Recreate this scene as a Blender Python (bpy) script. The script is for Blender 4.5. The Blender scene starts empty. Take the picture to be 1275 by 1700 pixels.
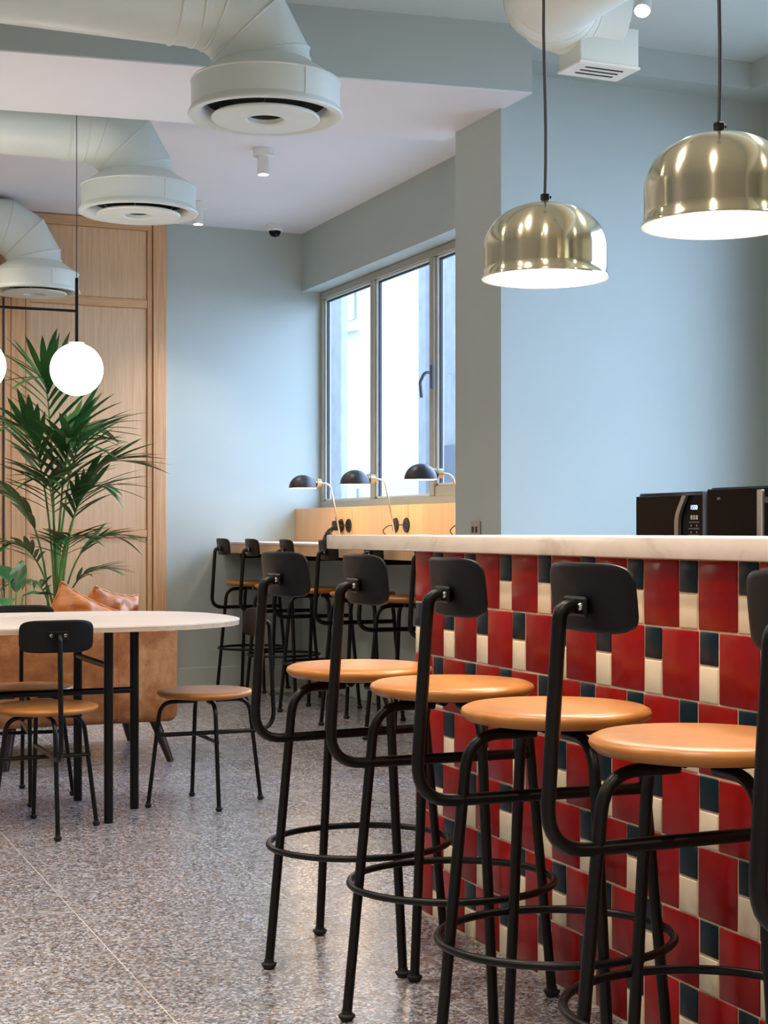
import bpy, bmesh, math, random
from mathutils import Vector, Matrix

PI = math.pi
rnd = random.Random(7)
scene = bpy.context.scene
COL = scene.collection

# ------------------------------------------------------------------ camera
CAM_H = 1.09
YAW = math.atan2(1097.5, 2580.0)
cam = bpy.data.cameras.new('camera')
cam.sensor_fit = 'HORIZONTAL'
cam.sensor_width = 36.0
cam.lens = 2580.0 / 1275.0 * 36.0
cam.shift_y = 31.0 / 1275.0
cam.clip_start = 0.05
cam_o = bpy.data.objects.new('camera', cam)
cam_o.location = (0, 0, CAM_H)
cam_o.rotation_euler = (PI / 2, 0, -YAW)
COL.objects.link(cam_o)
scene.camera = cam_o

# ------------------------------------------------------------------ light
scene.view_settings.view_transform = 'Standard'
scene.view_settings.look = 'None'
scene.view_settings.gamma = 1.0
scene.view_settings.use_curve_mapping = False
scene.view_settings.exposure = 0.45
scene.cycles.max_bounces = 10
scene.cycles.diffuse_bounces = 5
scene.cycles.glossy_bounces = 4
scene.cycles.transparent_max_bounces = 12
scene.cycles.sample_clamp_indirect = 6.0
scene.cycles.caustics_reflective = False
scene.cycles.caustics_refractive = False

world = bpy.data.worlds.new('overcast_sky')
scene.world = world
world.use_nodes = True
bg = world.node_tree.nodes['Background']
bg.inputs['Color'].default_value = (0.53, 0.70, 1.0, 1)
bg.inputs['Strength'].default_value = 8.6


def light(kind, name, loc, energy, color, size=0.05, spot=None, blend=0.5, target=None):
    l = bpy.data.lights.new(name, kind)
    l.energy = energy
    l.color = color
    if kind in ('POINT', 'SPOT'):
        l.shadow_soft_size = size
    if spot:
        l.spot_size = spot
        l.spot_blend = blend
    o = bpy.data.objects.new(name, l)
    o.location = loc
    if target is not None:
        d = Vector(target) - Vector(loc)
        o.rotation_euler = d.to_track_quat('-Z', 'Y').to_euler()
    COL.objects.link(o)
    return o


WARM = (1.0, 0.86, 0.70)
# unseen ceiling downlights; rows behind the camera and far back are added fill light
DOWN = [(-1.6, 1.0), (-1.6, 3.2), (0.2, 1.0), (0.35, 3.4), (-1.6, 5.2), (0.2, 4.8), (1.15, 2.0), (1.15, 3.4),
        (-2.6, -1.6), (-0.6, -1.6), (1.2, -1.6), (3.2, -1.0), (3.3, 1.6), (3.2, 3.6),
        (0.9, 8.2), (-1.0, 8.2), (0.9, 9.5)]
for (x, y) in DOWN:
    light('SPOT', 'ceiling_downlight', (x, y, 3.18), (140 if y < 0 else 60 if x < 1 else 78), WARM, 0.05, math.radians(140), 0.8,
          (x + (0.25 if x > 1 else 0), y, 0))

# ------------------------------------------------------------------ materials


def lin(h):
    h = h.lstrip('#')
    out = []
    for i in (0, 2, 4):
        v = int(h[i:i + 2], 16) / 255.0
        out.append(v / 12.92 if v <= 0.04045 else ((v + 0.055) / 1.055) ** 2.4)
    return (out[0], out[1], out[2], 1.0)


class NT:
    def __init__(self, name):
        m = bpy.data.materials.new(name)
        m.use_nodes = True
        self.m = m
        self.t = m.node_tree
        self.b = self.t.nodes['Principled BSDF']

    def n(self, typ, **kw):
        nd = self.t.nodes.new(typ)
        for k, v in kw.items():
            setattr(nd, k, v)
        return nd

    def l(self, a, b):
        self.t.links.new(a, b)

    def pos(self, scale=(1, 1, 1), rot=(0, 0, 0), obj=False):
        mp = self.n('ShaderNodeMapping')
        mp.inputs['Scale'].default_value = scale
        mp.inputs['Rotation'].default_value = rot
        if obj:
            self.l(self.n('ShaderNodeTexCoord').outputs['Object'], mp.inputs['Vector'])
        else:
            self.l(self.n('ShaderNodeNewGeometry').outputs['Position'], mp.inputs['Vector'])
        return mp.outputs['Vector']

    def noise(self, vec, scale, detail=3, rough=0.55, dist=0.0):
        nd = self.n('ShaderNodeTexNoise')
        nd.inputs['Scale'].default_value = scale
        nd.inputs['Detail'].default_value = detail
        nd.inputs['Roughness'].default_value = rough
        nd.inputs['Distortion'].default_value = dist
        self.l(vec, nd.inputs['Vector'])
        return nd.outputs['Fac']

    def ramp(self, fac, stops, interp='LINEAR'):
        nd = self.n('ShaderNodeValToRGB')
        nd.color_ramp.interpolation = interp
        e = nd.color_ramp.elements
        while len(e) < len(stops):
            e.new(0.5)
        for i, (p, c) in enumerate(stops):
            e[i].position = p
            e[i].color = c
        self.l(fac, nd.inputs['Fac'])
        return nd.outputs['Color']

    def bump(self, h, strength, dist=0.01):
        nd = self.n('ShaderNodeBump')
        nd.inputs['Strength'].default_value = strength
        nd.inputs['Distance'].default_value = dist
        self.l(h, nd.inputs['Height'])
        self.l(nd.outputs['Normal'], self.b.inputs['Normal'])


def P(name, color, rough=0.5, metal=0.0, var=0.06, vscale=6.0, bump=0.0, bscale=60.0, spec=0.5, coat=0.0, obj=False):
    k = NT(name)
    c = lin(color) if isinstance(color, str) else color
    v = k.pos(obj=obj)
    f = k.noise(v, vscale)
    lo = tuple(max(0, x * (1 - var)) for x in c[:3]) + (1,)
    hi = tuple(min(1, x * (1 + var)) for x in c[:3]) + (1,)
    k.l(k.ramp(f, [(0.3, lo), (0.7, hi)]), k.b.inputs['Base Color'])
    k.b.inputs['Roughness'].default_value = rough
    k.b.inputs['Metallic'].default_value = metal
    k.b.inputs['Specular IOR Level'].default_value = spec
    if coat:
        k.b.inputs['Coat Weight'].default_value = coat
        k.b.inputs['Coat Roughness'].default_value = 0.08
    if bump:
        k.bump(k.noise(v, bscale, 4), bump, 0.004)
    return k.m


def emis(name, color, strength):
    k = NT(name)
    k.b.inputs['Base Color'].default_value = (0.8, 0.8, 0.8, 1)
    k.b.inputs['Emission Color'].default_value = color
    k.b.inputs['Emission Strength'].default_value = strength
    return k.m


def wood(name, c1, c2, axis='z', rough=0.45, scale=1.0, bump=0.08):
    k = NT(name)
    s = {'z': (26, 26, 0.9), 'x': (0.9, 26, 26), 'y': (26, 0.9, 26)}[axis]
    v = k.pos(tuple(a * scale for a in s))
    g = k.noise(v, 2.2, 5, 0.62, 0.6)
    v2 = k.pos(tuple(a * scale * 4 for a in s))
    g2 = k.noise(v2, 2.0, 3, 0.6)
    mx = k.n('ShaderNodeMath', operation='MULTIPLY_ADD')
    k.l(g2, mx.inputs[0])
    mx.inputs[1].default_value = 0.35
    k.l(g, mx.inputs[2])
    k.l(k.ramp(mx.outputs[0], [(0.42, lin(c2)), (0.88, lin(c1))]), k.b.inputs['Base Color'])
    k.b.inputs['Roughness'].default_value = rough
    k.bump(mx.outputs[0], bump, 0.003)
    return k.m


M = {}
M['paint'] = P('sage_wall_paint', '#b0b9b3', 0.62, var=0.03, vscale=1.5, bump=0.05, bscale=90)
M['ceiling'] = P('ceiling_paint', '#e4e4e6', 0.7, var=0.02, vscale=1.0)
M['ceiling_bar'] = P('bar_ceiling_paint', '#c4cbc6', 0.65, var=0.02, vscale=1.0)
M['duct'] = P('duct_paint', '#d6ded7', 0.38, var=0.03, vscale=4)
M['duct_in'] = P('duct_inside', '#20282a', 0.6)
M['white'] = P('white_enamel', '#e2e2de', 0.4, var=0.02)
M['plaster'] = P('plain_wall_paint', '#c9c6c0', 0.7, var=0.03, vscale=1)
M['black'] = P('black_powder_coat', '#070606', 0.36, var=0.15, vscale=30, spec=0.3)
M['veneer'] = wood('black_stained_veneer', '#0b0a0a', '#060505', 'y', 0.42, bump=0.05)
M['veneer'].node_tree.nodes['Principled BSDF'].inputs['Specular IOR Level'].default_value = 0.3
M['rubber'] = P('black_rubber', '#0a0a0a', 0.7)
M['steel'] = P('brushed_steel', '#b9b5ae', 0.3, 1.0)
M['chrome'] = P('polished_screw', '#c8c5bf', 0.2, 1.0)
M['brass'] = P('polished_brass', (0.86, 0.77, 0.55, 1), 0.10, 1.0, var=0.03, vscale=3, obj=True)
_k = M['brass'].node_tree
_b = _k.nodes['Principled BSDF']
_b.inputs['Anisotropic'].default_value = 0.85
_b.inputs['Anisotropic Rotation'].default_value = 0.25
_b.inputs['Roughness'].default_value = 0.14
_t = _k.nodes.new('ShaderNodeTangent')
_t.direction_type = 'RADIAL'
_t.axis = 'Z'
_k.links.new(_t.outputs[0], _b.inputs['Tangent'])
M['brass_soft'] = P('satin_brass', (0.70, 0.56, 0.36, 1), 0.28, 1.0)
M['cord'] = P('black_cord', '#14151a', 0.6)
M['lampshade'] = P('black_lamp_enamel', '#23252b', 0.42)
M['shade_in'] = P('white_shade_lining', '#f2ece0', 0.5)
M['glow_pendant'] = emis('pendant_diffuser', (1.0, 0.90, 0.78, 1), 9.0)
M['glow_globe'] = emis('opal_globe', (1.0, 0.92, 0.82, 1), 9.0)
M['glow_spot'] = emis('spot_lens', (1.0, 0.93, 0.82, 1), 40.0)
M['glow_bulb'] = emis('desk_bulb', (1.0, 0.75, 0.45, 1), 25.0)
M['oak'] = wood('oak_panel', '#ddbb95', '#c89f76', 'z', 0.45)
M['oak_rail'] = wood('oak_rail', '#d6ad82', '#be8d60', 'x', 0.45)
M['oak_stile'] = wood('oak_stile', '#d3a97e', '#ba885b', 'z', 0.45)
M['ash'] = wood('pale_ash_top', '#e6d6c8', '#d3bfae', 'x', 0.4, bump=0.04)
M['ash_edge'] = wood('ash_edge', '#cbb59c', '#a98f74', 'x', 0.5)
M['desk_wood'] = wood('desk_oak', '#dcb489', '#c89a6c', 'z', 0.42)
M['desk_top'] = P('desk_laminate', '#dcd5ce', 0.35, var=0.02)
M['dark_wood'] = wood('dark_leg_wood', '#3a2418', '#20130d', 'z', 0.4)
M['leather_seat'] = P('tan_seat_leather', '#b27332', 0.36, var=0.10, vscale=14, bump=0.05, bscale=220)
M['window_paint'] = P('window_frame_paint', '#a7a291', 0.45, var=0.03)
M['window_bead'] = P('window_bead', '#d9dcd8', 0.4, var=0.02)
M['gasket'] = P('window_gasket', '#27323c', 0.5)
M['handle'] = P('window_handle', '#4d5560', 0.4)
M['pot'] = P('clay_pot', '#6a5a4c', 0.7, bump=0.1)
M['soil'] = P('potting_soil', '#2a1d14', 0.9, var=0.3, vscale=40, bump=0.5)
M['mw_body'] = P('microwave_black', '#07080c', 0.25, var=0.05, spec=0.3)
M['mw_glass'] = P('microwave_door_glass', '#04050a', 0.10, var=0.05, spec=0.2)
M['mw_print'] = P('microwave_print', '#565a62', 0.5)
M['mw_light'] = P('microwave_buttons', '#b9b4a8', 0.5)
M['mw_clock'] = emis('microwave_clock', (0.25, 0.45, 1.0, 1), 3.0)
M['socket'] = P('socket_plastic', '#101010', 0.35)
M['socket_beige'] = P('socket_plate', '#a8a496', 0.4)
M['cabinet'] = P('cabinet_laminate', '#5d665f', 0.45)
M['concrete'] = P('outside_concrete', '#9a9d9f', 0.85, var=0.12, vscale=5, bump=0.3, bscale=30)
M['street'] = P('street_paving', '#8d8d8b', 0.9, var=0.1)
M['gate'] = P('outside_gate', '#5a636d', 0.6)
M['facade'] = P('outside_render', '#e4e3df', 0.85, var=0.02, vscale=1.3, bump=0.15, bscale=18)
M['facade_glass'] = P('outside_window_glass', '#8fa3b4', 0.1)


def leather():
    k = NT('worn_cognac_leather')
    v = k.pos()
    a = k.noise(v, 3.2, 5, 0.65, 0.4)
    b = k.noise(v, 22, 4, 0.6)
    mx = k.n('ShaderNodeMath', operation='MULTIPLY_ADD')
    k.l(b, mx.inputs[0])
    mx.inputs[1].default_value = 0.3
    k.l(a, mx.inputs[2])
    k.l(k.ramp(mx.outputs[0], [(0.45, lin('#824620')), (0.64, lin('#ae6a35')), (0.82, lin('#d69c68'))]),
        k.b.inputs['Base Color'])
    k.b.inputs['Roughness'].default_value = 0.42
    k.bump(k.noise(v, 160, 3), 0.15, 0.003)
    return k.m


M['leather'] = leather()


def pillow_leather():
    k = NT('cognac_cushion_leather')
    v = k.pos((1, 1, 1))
    a = k.noise(k.pos((5, 5, 30), (0.5, 0.6, 0.2)), 1.4, 4, 0.6, 0.5)
    k.l(k.ramp(a, [(0.3, lin('#a8622c')), (0.6, lin('#c07a3e')), (0.85, lin('#cf9258'))]), k.b.inputs['Base Color'])
    k.b.inputs['Roughness'].default_value = 0.45
    k.bump(k.noise(v, 30, 4), 0.25, 0.006)
    return k.m


M['pillow'] = pillow_leather()


def terrazzo():
    k = NT('terrazzo')
    v = k.pos((1, 1, 0.2))
    vo = k.n('ShaderNodeTexVoronoi')
    vo.inputs['Scale'].default_value = 145
    k.l(v, vo.inputs['Vector'])
    sep = k.n('ShaderNodeSeparateColor')
    k.l(vo.outputs['Color'], sep.inputs['Color'])
    col = k.ramp(sep.outputs[0], [(0.0, lin('#24252c')), (0.14, lin('#5e5d63')), (0.32, lin('#8f9097')),
                                  (0.52, lin('#a5825f')), (0.64, lin('#b2b1b6')), (0.84, lin('#dcdbdf'))], 'CONSTANT')
    vo2 = k.n('ShaderNodeTexVoronoi')
    vo2.inputs['Scale'].default_value = 400
    k.l(v, vo2.inputs['Vector'])
    sep2 = k.n('ShaderNodeSeparateColor')
    k.l(vo2.outputs['Color'], sep2.inputs['Color'])
    col2 = k.ramp(sep2.outputs[0], [(0.0, lin('#4c4b4d')), (0.3, lin('#8f8c8b')), (0.62, lin('#ad9c8c')),
                                    (0.8, lin('#cfc8bf'))], 'CONSTANT')
    mix = k.n('ShaderNodeMix', data_type='RGBA')
    mix.inputs['Factor'].default_value = 0.28
    k.l(col, mix.inputs['A'])
    k.l(col2, mix.inputs['B'])
    dk_ = k.n('ShaderNodeMix', data_type='RGBA', blend_type='MULTIPLY')
    dk_.inputs['Factor'].default_value = 1.0
    k.l(mix.outputs['Result'], dk_.inputs['A'])
    dk_.inputs['B'].default_value = (0.84, 0.87, 0.95, 1)
    k.l(dk_.outputs['Result'], k.b.inputs['Base Color'])
    r = k.ramp(k.noise(v, 5, 4), [(0.3, (0.22,) * 3 + (1,)), (0.7, (0.30,) * 3 + (1,))])
    k.l(r, k.b.inputs['Roughness'])
    k.b.inputs['Specular IOR Level'].default_value = 0.95
    k.bump(k.noise(v, 60, 2), 0.03, 0.002)
    return k.m


M['terrazzo'] = terrazzo()
M['grout_floor'] = P('floor_grout', '#c6bfb6', 0.8, var=0.08, vscale=20)
M['grout'] = P('tile_grout', '#e3cdb0', 0.85, var=0.08, vscale=60, bump=0.4, bscale=300)


def tile_mat(name, c, var, rough=0.13):
    k = NT(name)
    oi = k.n('ShaderNodeObjectInfo')
    v = k.pos()
    f = k.noise(v, 16, 4, 0.6, 0.3)
    mx = k.n('ShaderNodeMath', operation='MULTIPLY_ADD')
    k.l(oi.outputs['Random'], mx.inputs[0])
    mx.inputs[1].default_value = 0.45
    k.l(f, mx.inputs[2])
    col = lin(c)
    lo = tuple(x * (1 - var) for x in col[:3]) + (1,)
    hi = tuple(min(1, x * (1 + var)) for x in col[:3]) + (1,)
    k.l(k.ramp(mx.outputs[0], [(0.35, lo), (1.0, hi)]), k.b.inputs['Base Color'])
    k.b.inputs['Roughness'].default_value = rough
    k.b.inputs['Specular IOR Level'].default_value = 0.28
    k.bump(k.noise(v, 9, 3), 0.25, 0.01)
    return k.m


M['tile_red'] = tile_mat('red_glaze', '#8a0e0e', 0.22, 0.22)
M['tile_dark'] = tile_mat('petrol_glaze', '#08202b', 0.25, 0.3)
M['tile_cream'] = tile_mat('cream_glaze', '#e3d3b8', 0.06, 0.22)


def marble():
    k = NT('white_marble')
    v = k.pos((1, 0.5, 1))
    f = k.noise(v, 6, 6, 0.65, 1.2)
    k.l(k.ramp(f, [(0.36, lin('#cfc6bb')), (0.46, lin('#e2d9cf')), (0.7, lin('#ece4da'))]), k.b.inputs['Base Color'])
    k.b.inputs['Roughness'].default_value = 0.2
    return k.m


M['marble'] = marble()


def leaf(name, c1, c2):
    k = NT(name)
    f = k.noise(k.pos(), 5, 3)
    k.l(k.ramp(f, [(0.3, lin(c1)), (0.7, lin(c2))]), k.b.inputs['Base Color'])
    k.b.inputs['Roughness'].default_value = 0.38
    return k.m


M['palm'] = leaf('palm_leaf', '#20492a', '#437a3b')
M['palm_stem'] = leaf('palm_stem', '#4c7a34', '#7fa656')
M['fig'] = leaf('broad_leaf', '#1c4a2b', '#3a7440')


def glass():
    k = NT('window_glass')
    t = k.t
    t.nodes.remove(k.b)
    tr = k.n('ShaderNodeBsdfTransparent')
    tr.inputs['Color'].default_value = (0.95, 0.98, 1.0, 1)
    gl = k.n('ShaderNodeBsdfGlossy')
    gl.inputs['Roughness'].default_value = 0.02
    lw = k.n('ShaderNodeLayerWeight')
    lw.inputs['Blend'].default_value = 0.5
    pw = k.n('ShaderNodeMath', operation='POWER')
    k.l(lw.outputs['Facing'], pw.inputs[0])
    pw.inputs[1].default_value = 5.0
    fr = k.n('ShaderNodeMath', operation='MULTIPLY_ADD')
    k.l(pw.outputs[0], fr.inputs[0])
    fr.inputs[1].default_value = 0.55
    fr.inputs[2].default_value = 0.025
    mx = k.n('ShaderNodeMixShader')
    k.l(fr.outputs[0], mx.inputs[0])
    k.l(tr.outputs[0], mx.inputs[1])
    k.l(gl.outputs[0], mx.inputs[2])
    k.l(mx.outputs[0], t.nodes['Material Output'].inputs['Surface'])
    return k.m


M['glass'] = glass()

# ------------------------------------------------------------------ geometry helpers


class MB:
    """collects vertices and faces of one part"""

    def __init__(self):
        self.v = []
        self.f = []

    def add(self, vs, fs):
        o = len(self.v)
        self.v += [tuple(p) for p in vs]
        self.f += [tuple(i + o for i in f) for f in fs]
        return self

    def box(self, x0, x1, y0, y1, z0, z1, bev=0.0, seg=1):
        if bev <= 0:
            vs = [(x0, y0, z0), (x1, y0, z0), (x1, y1, z0), (x0, y1, z0), (x0, y0, z1), (x1, y0, z1), (x1, y1, z1), (x0, y1, z1)]
            fs = [(3, 2, 1, 0), (4, 5, 6, 7), (0, 1, 5, 4), (1, 2, 6, 5), (2, 3, 7, 6), (3, 0, 4, 7)]
            return self.add(vs, fs)
        bm = bmesh.new()
        bmesh.ops.create_cube(bm, size=1)
        for v in bm.verts:
            v.co = Vector(((x0 + x1) / 2 + v.co.x * (x1 - x0), (y0 + y1) / 2 + v.co.y * (y1 - y0), (z0 + z1) / 2 + v.co.z * (z1 - z0)))
        bmesh.ops.bevel(bm, geom=bm.edges[:], offset=bev, segments=seg, affect='EDGES', profile=0.5)
        bm.verts.index_update()
        self.add([v.co[:] for v in bm.verts], [[v.index for v in f.verts] for f in bm.faces])
        bm.free()
        return self

    def tube(self, pts, r, seg=10, closed=False, caps=True):
        pts = [Vector(p) for p in pts]
        n = len(pts)
        rs = r if isinstance(r, (list, tuple)) else [r] * n
        tang = []
        for i in range(n):
            if closed:
                t = pts[(i + 1) % n] - pts[i - 1]
            else:
                t = pts[min(i + 1, n - 1)] - pts[max(i - 1, 0)]
            tang.append(t.normalized())
        up = Vector((0, 0, 1)) if abs(tang[0].z) < 0.9 else Vector((1, 0, 0))
        nrm = (up - tang[0] * up.dot(tang[0])).normalized()
        vs = []
        for i in range(n):
            nrm = (nrm - tang[i] * nrm.dot(tang[i])).normalized()
            bn = tang[i].cross(nrm)
            for k in range(seg):
                a = 2 * PI * k / seg
                vs.append(pts[i] + (nrm * math.cos(a) + bn * math.sin(a)) * rs[i])
        fs = []
        m = n if closed else n - 1
        for i in range(m):
            j = (i + 1) % n
            for k in range(seg):
                k2 = (k + 1) % seg
                fs.append((i * seg + k, i * seg + k2, j * seg + k2, j * seg + k))
        if not closed and caps:
            fs.append(tuple(range(seg))[::-1])
            fs.append(tuple((n - 1) * seg + k for k in range(seg)))
        return self.add(vs, fs)

    def lathe(self, prof, seg=32, c=(0, 0, 0), cap0=False, cap1=False):
        vs, fs = [], []
        n = len(prof)
        for (r, z) in prof:
            for k in range(seg):
                a = 2 * PI * k / seg
                vs.append((c[0] + r * math.cos(a), c[1] + r * math.sin(a), c[2] + z))
        for i in range(n - 1):
            for k in range(seg):
                k2 = (k + 1) % seg
                fs.append((i * seg + k, i * seg + k2, (i + 1) * seg + k2, (i + 1) * seg + k))
        if cap0:
            fs.append(tuple(range(seg))[::-1])
        if cap1:
            fs.append(tuple((n - 1) * seg + k for k in range(seg)))
        return self.add(vs, fs)

    def prism(self, poly, z0, z1):
        n = len(poly)
        vs = [(x, y, z0) for x, y in poly] + [(x, y, z1) for x, y in poly]
        fs = [tuple(range(n))[::-1], tuple(range(n, 2 * n))]
        for i in range(n):
            j = (i + 1) % n
            fs.append((i, j, n + j, n + i))
        return self.add(vs, fs)

    def grid(self, nu, nv, fn, close_u=False):
        vs = [fn(i / (nu if close_u else nu - 1), j / (nv - 1)) for j in range(nv) for i in range(nu)]
        fs = []
        for j in range(nv - 1):
            for i in range(nu if close_u else nu - 1):
                i2 = (i + 1) % nu
                fs.append((j * nu + i, j * nu + i2, (j + 1) * nu + i2, (j + 1) * nu + i))
        return self.add(vs, fs)

    def xf(self, mat):
        self.v = [tuple(mat @ Vector(p)) for p in self.v]
        return self

    def mesh(self, name, mat, smooth=35):
        me = bpy.data.meshes.new(name)
        me.from_pydata(self.v, [], self.f)
        bm = bmesh.new()
        bm.from_mesh(me)
        bmesh.ops.recalc_face_normals(bm, faces=bm.faces[:])
        bm.to_mesh(me)
        bm.free()
        me.materials.append(M[mat] if isinstance(mat, str) else mat)
        if smooth:
            me.shade_smooth()
            me.set_sharp_from_angle(angle=math.radians(smooth))
        return me

    def build(self, name, mat, parent=None, smooth=35, loc=None):
        o = bpy.data.objects.new(name, self.mesh(name, mat, smooth))
        COL.objects.link(o)
        if parent is not None:
            o.parent = parent
        if loc is not None:
            o.location = loc
        return o


def put(name, me, parent=None, loc=(0, 0, 0), rot=(0, 0, 0), scale=None):
    o = bpy.data.objects.new(name, me)
    COL.objects.link(o)
    o.parent = parent
    o.location = loc
    o.rotation_euler = rot
    if scale:
        o.scale = scale
    return o


def fillet(pts, rad, n=6):
    pts = [Vector(p) for p in pts]
    out = [pts[0]]
    for i in range(1, len(pts) - 1):
        r = rad[i - 1] if isinstance(rad, (list, tuple)) else rad
        a, b, c = pts[i - 1], pts[i], pts[i + 1]
        d1, d2 = (a - b).normalized(), (c - b).normalized()
        ang = d1.angle(d2)
        t = min(r / math.tan(ang / 2), (a - b).length * 0.95, (c - b).length * 0.95)
        p1, p2 = b + d1 * t, b + d2 * t
        for k in range(n + 1):
            s = k / n
            q = p1 * (1 - s) ** 2 + b * 2 * s * (1 - s) + p2 * s * s
            # blend towards a true arc
            out.append(q)
    out.append(pts[-1])
    return out


def tag(o, label=None, cat=None, group=None, kind=None):
    if label:
        o['label'] = label
    if cat:
        o['category'] = cat
    if group:
        o['group'] = group
    if kind:
        o['kind'] = kind
    return o


def empty(name, loc=(0, 0, 0), rz=0.0):
    o = bpy.data.objects.new(name, None)
    o.empty_display_size = 0.1
    COL.objects.link(o)
    o.location = loc
    o.rotation_euler = (0, 0, rz)
    return o


def copy_tree(o, parent=None):
    c = o.copy()
    COL.objects.link(c)
    c.parent = parent
    for ch in list(o.children):
        copy_tree(ch, c)
    return c


def struct(name, mb, mat, smooth=0):
    return tag(mb.build(name, mat, None, smooth), kind='structure')


# ================================================================== THE SETTING
FLOOR_Z = 0.0
fl = struct('floor', MB().box(-4.0, 4.6, -3.6, 10.4, -0.06, -0.0008), 'grout_floor')
TX, TY = 0.6185, 0.5475
tile_me = MB().box(-TX / 2 + 0.0013, TX / 2 - 0.0013, -TY / 2 + 0.0018, TY / 2 - 0.0018, -0.02, 0.0, 0.0006).mesh('floor_tile', 'terrazzo', 0)
for i in range(-6, 6):
    for j in range(-3, 18):
        x0 = 0.925 + i * TX
        y0 = 3.35 + (j - 3) * TY
        if x0 + TX > 4.6 or y0 + TY > 10.42 or y0 < -0.2 or x0 < -3.0:
            continue
        put('floor_tile', tile_me, fl, (x0 + TX / 2, y0 + TY / 2, 0))
# strips of floor beyond the whole tiles
rest = MB()
rest.box(-4, -2.79, -3.6, 10.4, -0.02, 0)
rest.box(-2.78, 4.6, -3.6, -0.03, -0.02, 0)
rest.box(-2.78, 4.6, 3.35 + 12 * TY + 0.357 + 0.003, 10.4, -0.02, 0) if False else None
rest.build('floor_border', 'terrazzo', fl, 0)

struct('wall_far', MB().box(-4.1, 4.0, 10.4, 10.6, 0, 3.4), 'paint')
struct('wall_left', MB().box(-4.2, -4.0, -3.6, 10.6, 0, 3.4), 'plaster')
struct('wall_back', MB().box(-4.1, 4.7, -3.8, -3.6, 0, 3.4), 'plaster')
# window wall at the far right: parapet, header and the recess in between
ww = MB()
ww.box(3.79, 4.02, 6.55, 10.4, 0.0, 1.235)
ww.box(3.79, 4.02, 6.55, 10.4, 2.79, 3.4)
struct('wall_window', ww, 'paint')
# projecting pier and blue wall behind the bar
struct('wall_bar', MB().box(3.15, 4.75, 6.09, 6.553, 0, 3.4), 'paint')
# right wall of the bar zone with its large opening
wr = MB()
wr.box(4.55, 4.75, -3.6, 6.09, 0, 0.75)
wr.box(4.55, 4.75, -3.6, 6.09, 3.06, 3.4)
wr.box(4.55, 4.75, -3.6, 2.62, 0.75, 3.06)
wr.box(4.55, 4.75, 5.98, 6.09, 0.75, 3.06)
struct('wall_right', wr, 'paint')
ce = MB()
ce.box(-4.0, 4.6, 6.3, 10.5, 3.2, 3.4)
struct('ceiling', ce, 'ceiling')
struct('ceiling_bar', MB().box(-4.0, 4.75, -3.6, 6.3, 3.24, 3.4), 'ceiling_bar')
# painted downstand beam: faces in wall colour, white soffit
poly = [(-4.0, 6.13), (0.99, 6.13), (3.168, 5.838), (3.168, 6.712), (1.13, 6.985), (-4.0, 6.99)]
bmf = struct('ceiling_beam', MB().prism(poly, 2.956, 3.26), 'paint')
MB().prism(poly, 2.95, 2.9565).build('soffit', 'ceiling', bmf, 0)
pel = MB()
pel.box(3.168, 4.55, 5.908, 6.09, 3.115, 3.25)
pel.box(4.348, 4.55, -3.6, 5.908, 3.115, 3.25)
struct('trim_1', pel, 'paint')
struct('wall_sky_blocker', MB().box(-4.2, 4.75, -3.8, 10.6, 3.41, 11.0).box(-4.2, 3.95, 10.61, 26.0, -0.3, 11.0), 'facade')  # unseen masses added to keep sky light off the house wall outside
struct('baseboard_far', MB().box(2.79, 3.79, 10.385, 10.4, 0, 0.145, 0.003), 'paint')
struct('baseboard_window', MB().box(3.778, 3.79, 6.56, 10.385, 0, 0.145, 0.003), 'paint')

# oak panelling on the far wall
pan = struct('wall_panelling', MB().box(-4.0, 2.786, 10.372, 10.398, 0, 3.195), 'oak')


def piece(name, x0, x1, z0, z1, mat, y0=10.352, bev=0.003):
    MB().box(x0, x1, y0, 10.374, z0, z1, bev).build(name, mat, pan, 0)


piece('post', 2.694, 2.786, 0, 3.195, 'oak_stile', 10.340)
for (xa, xb) in ((1.838, 2.692), (0.55, 1.69)):
    piece('stile', xb - 0.036, xb - 0.002, 0, 3.13, 'oak_stile')
    piece('stile', xa, xa + 0.028, 0, 3.13, 'oak_stile')
    piece('rail', xa, xb - 0.002, 3.13, 3.195, 'oak_rail')
    for (zr, hr) in ((2.60, 0.06), (1.045, 0.05), (0.0, 0.12)):
        piece('rail', xa + 0.028, xb - 0.038, zr, zr + hr, 'oak_rail')
    for (za, zb) in ((0.123, 1.042), (1.098, 2.597), (2.663, 3.127)):
        piece('panel', xa + 0.030, xb - 0.040, za, zb, 'oak', 10.366, 0.001)
piece('board', 1.742, 1.834, 0, 3.195, 'oak_stile', 10.346)
piece('board', 1.698, 1.738, 0, 2.62, 'oak_stile', 10.346)
MB().box(1.690, 1.697, 10.345, 10.374, 0, 2.62).build('door_edge', 'gasket', pan, 0)
piece('panel', -3.9, 0.54, 0.12, 3.19, 'oak', 10.36)

# ---- window 1 (above the desk)
w1 = tag(empty('window_1', (3.93, 8.5, 1.24)), kind='structure')


def wpart(name, mat, *boxes, parent=None, bev=0.004):
    mb = MB()
    for (x0, x1, y0, y1, z0, z1) in boxes:
        mb.box(x0 - 3.93, x1 - 3.93, y0 - 8.5, y1 - 8.5, z0 - 1.24, z1 - 1.24, bev)
    return mb.build(name, mat, parent or w1, 0)


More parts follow.
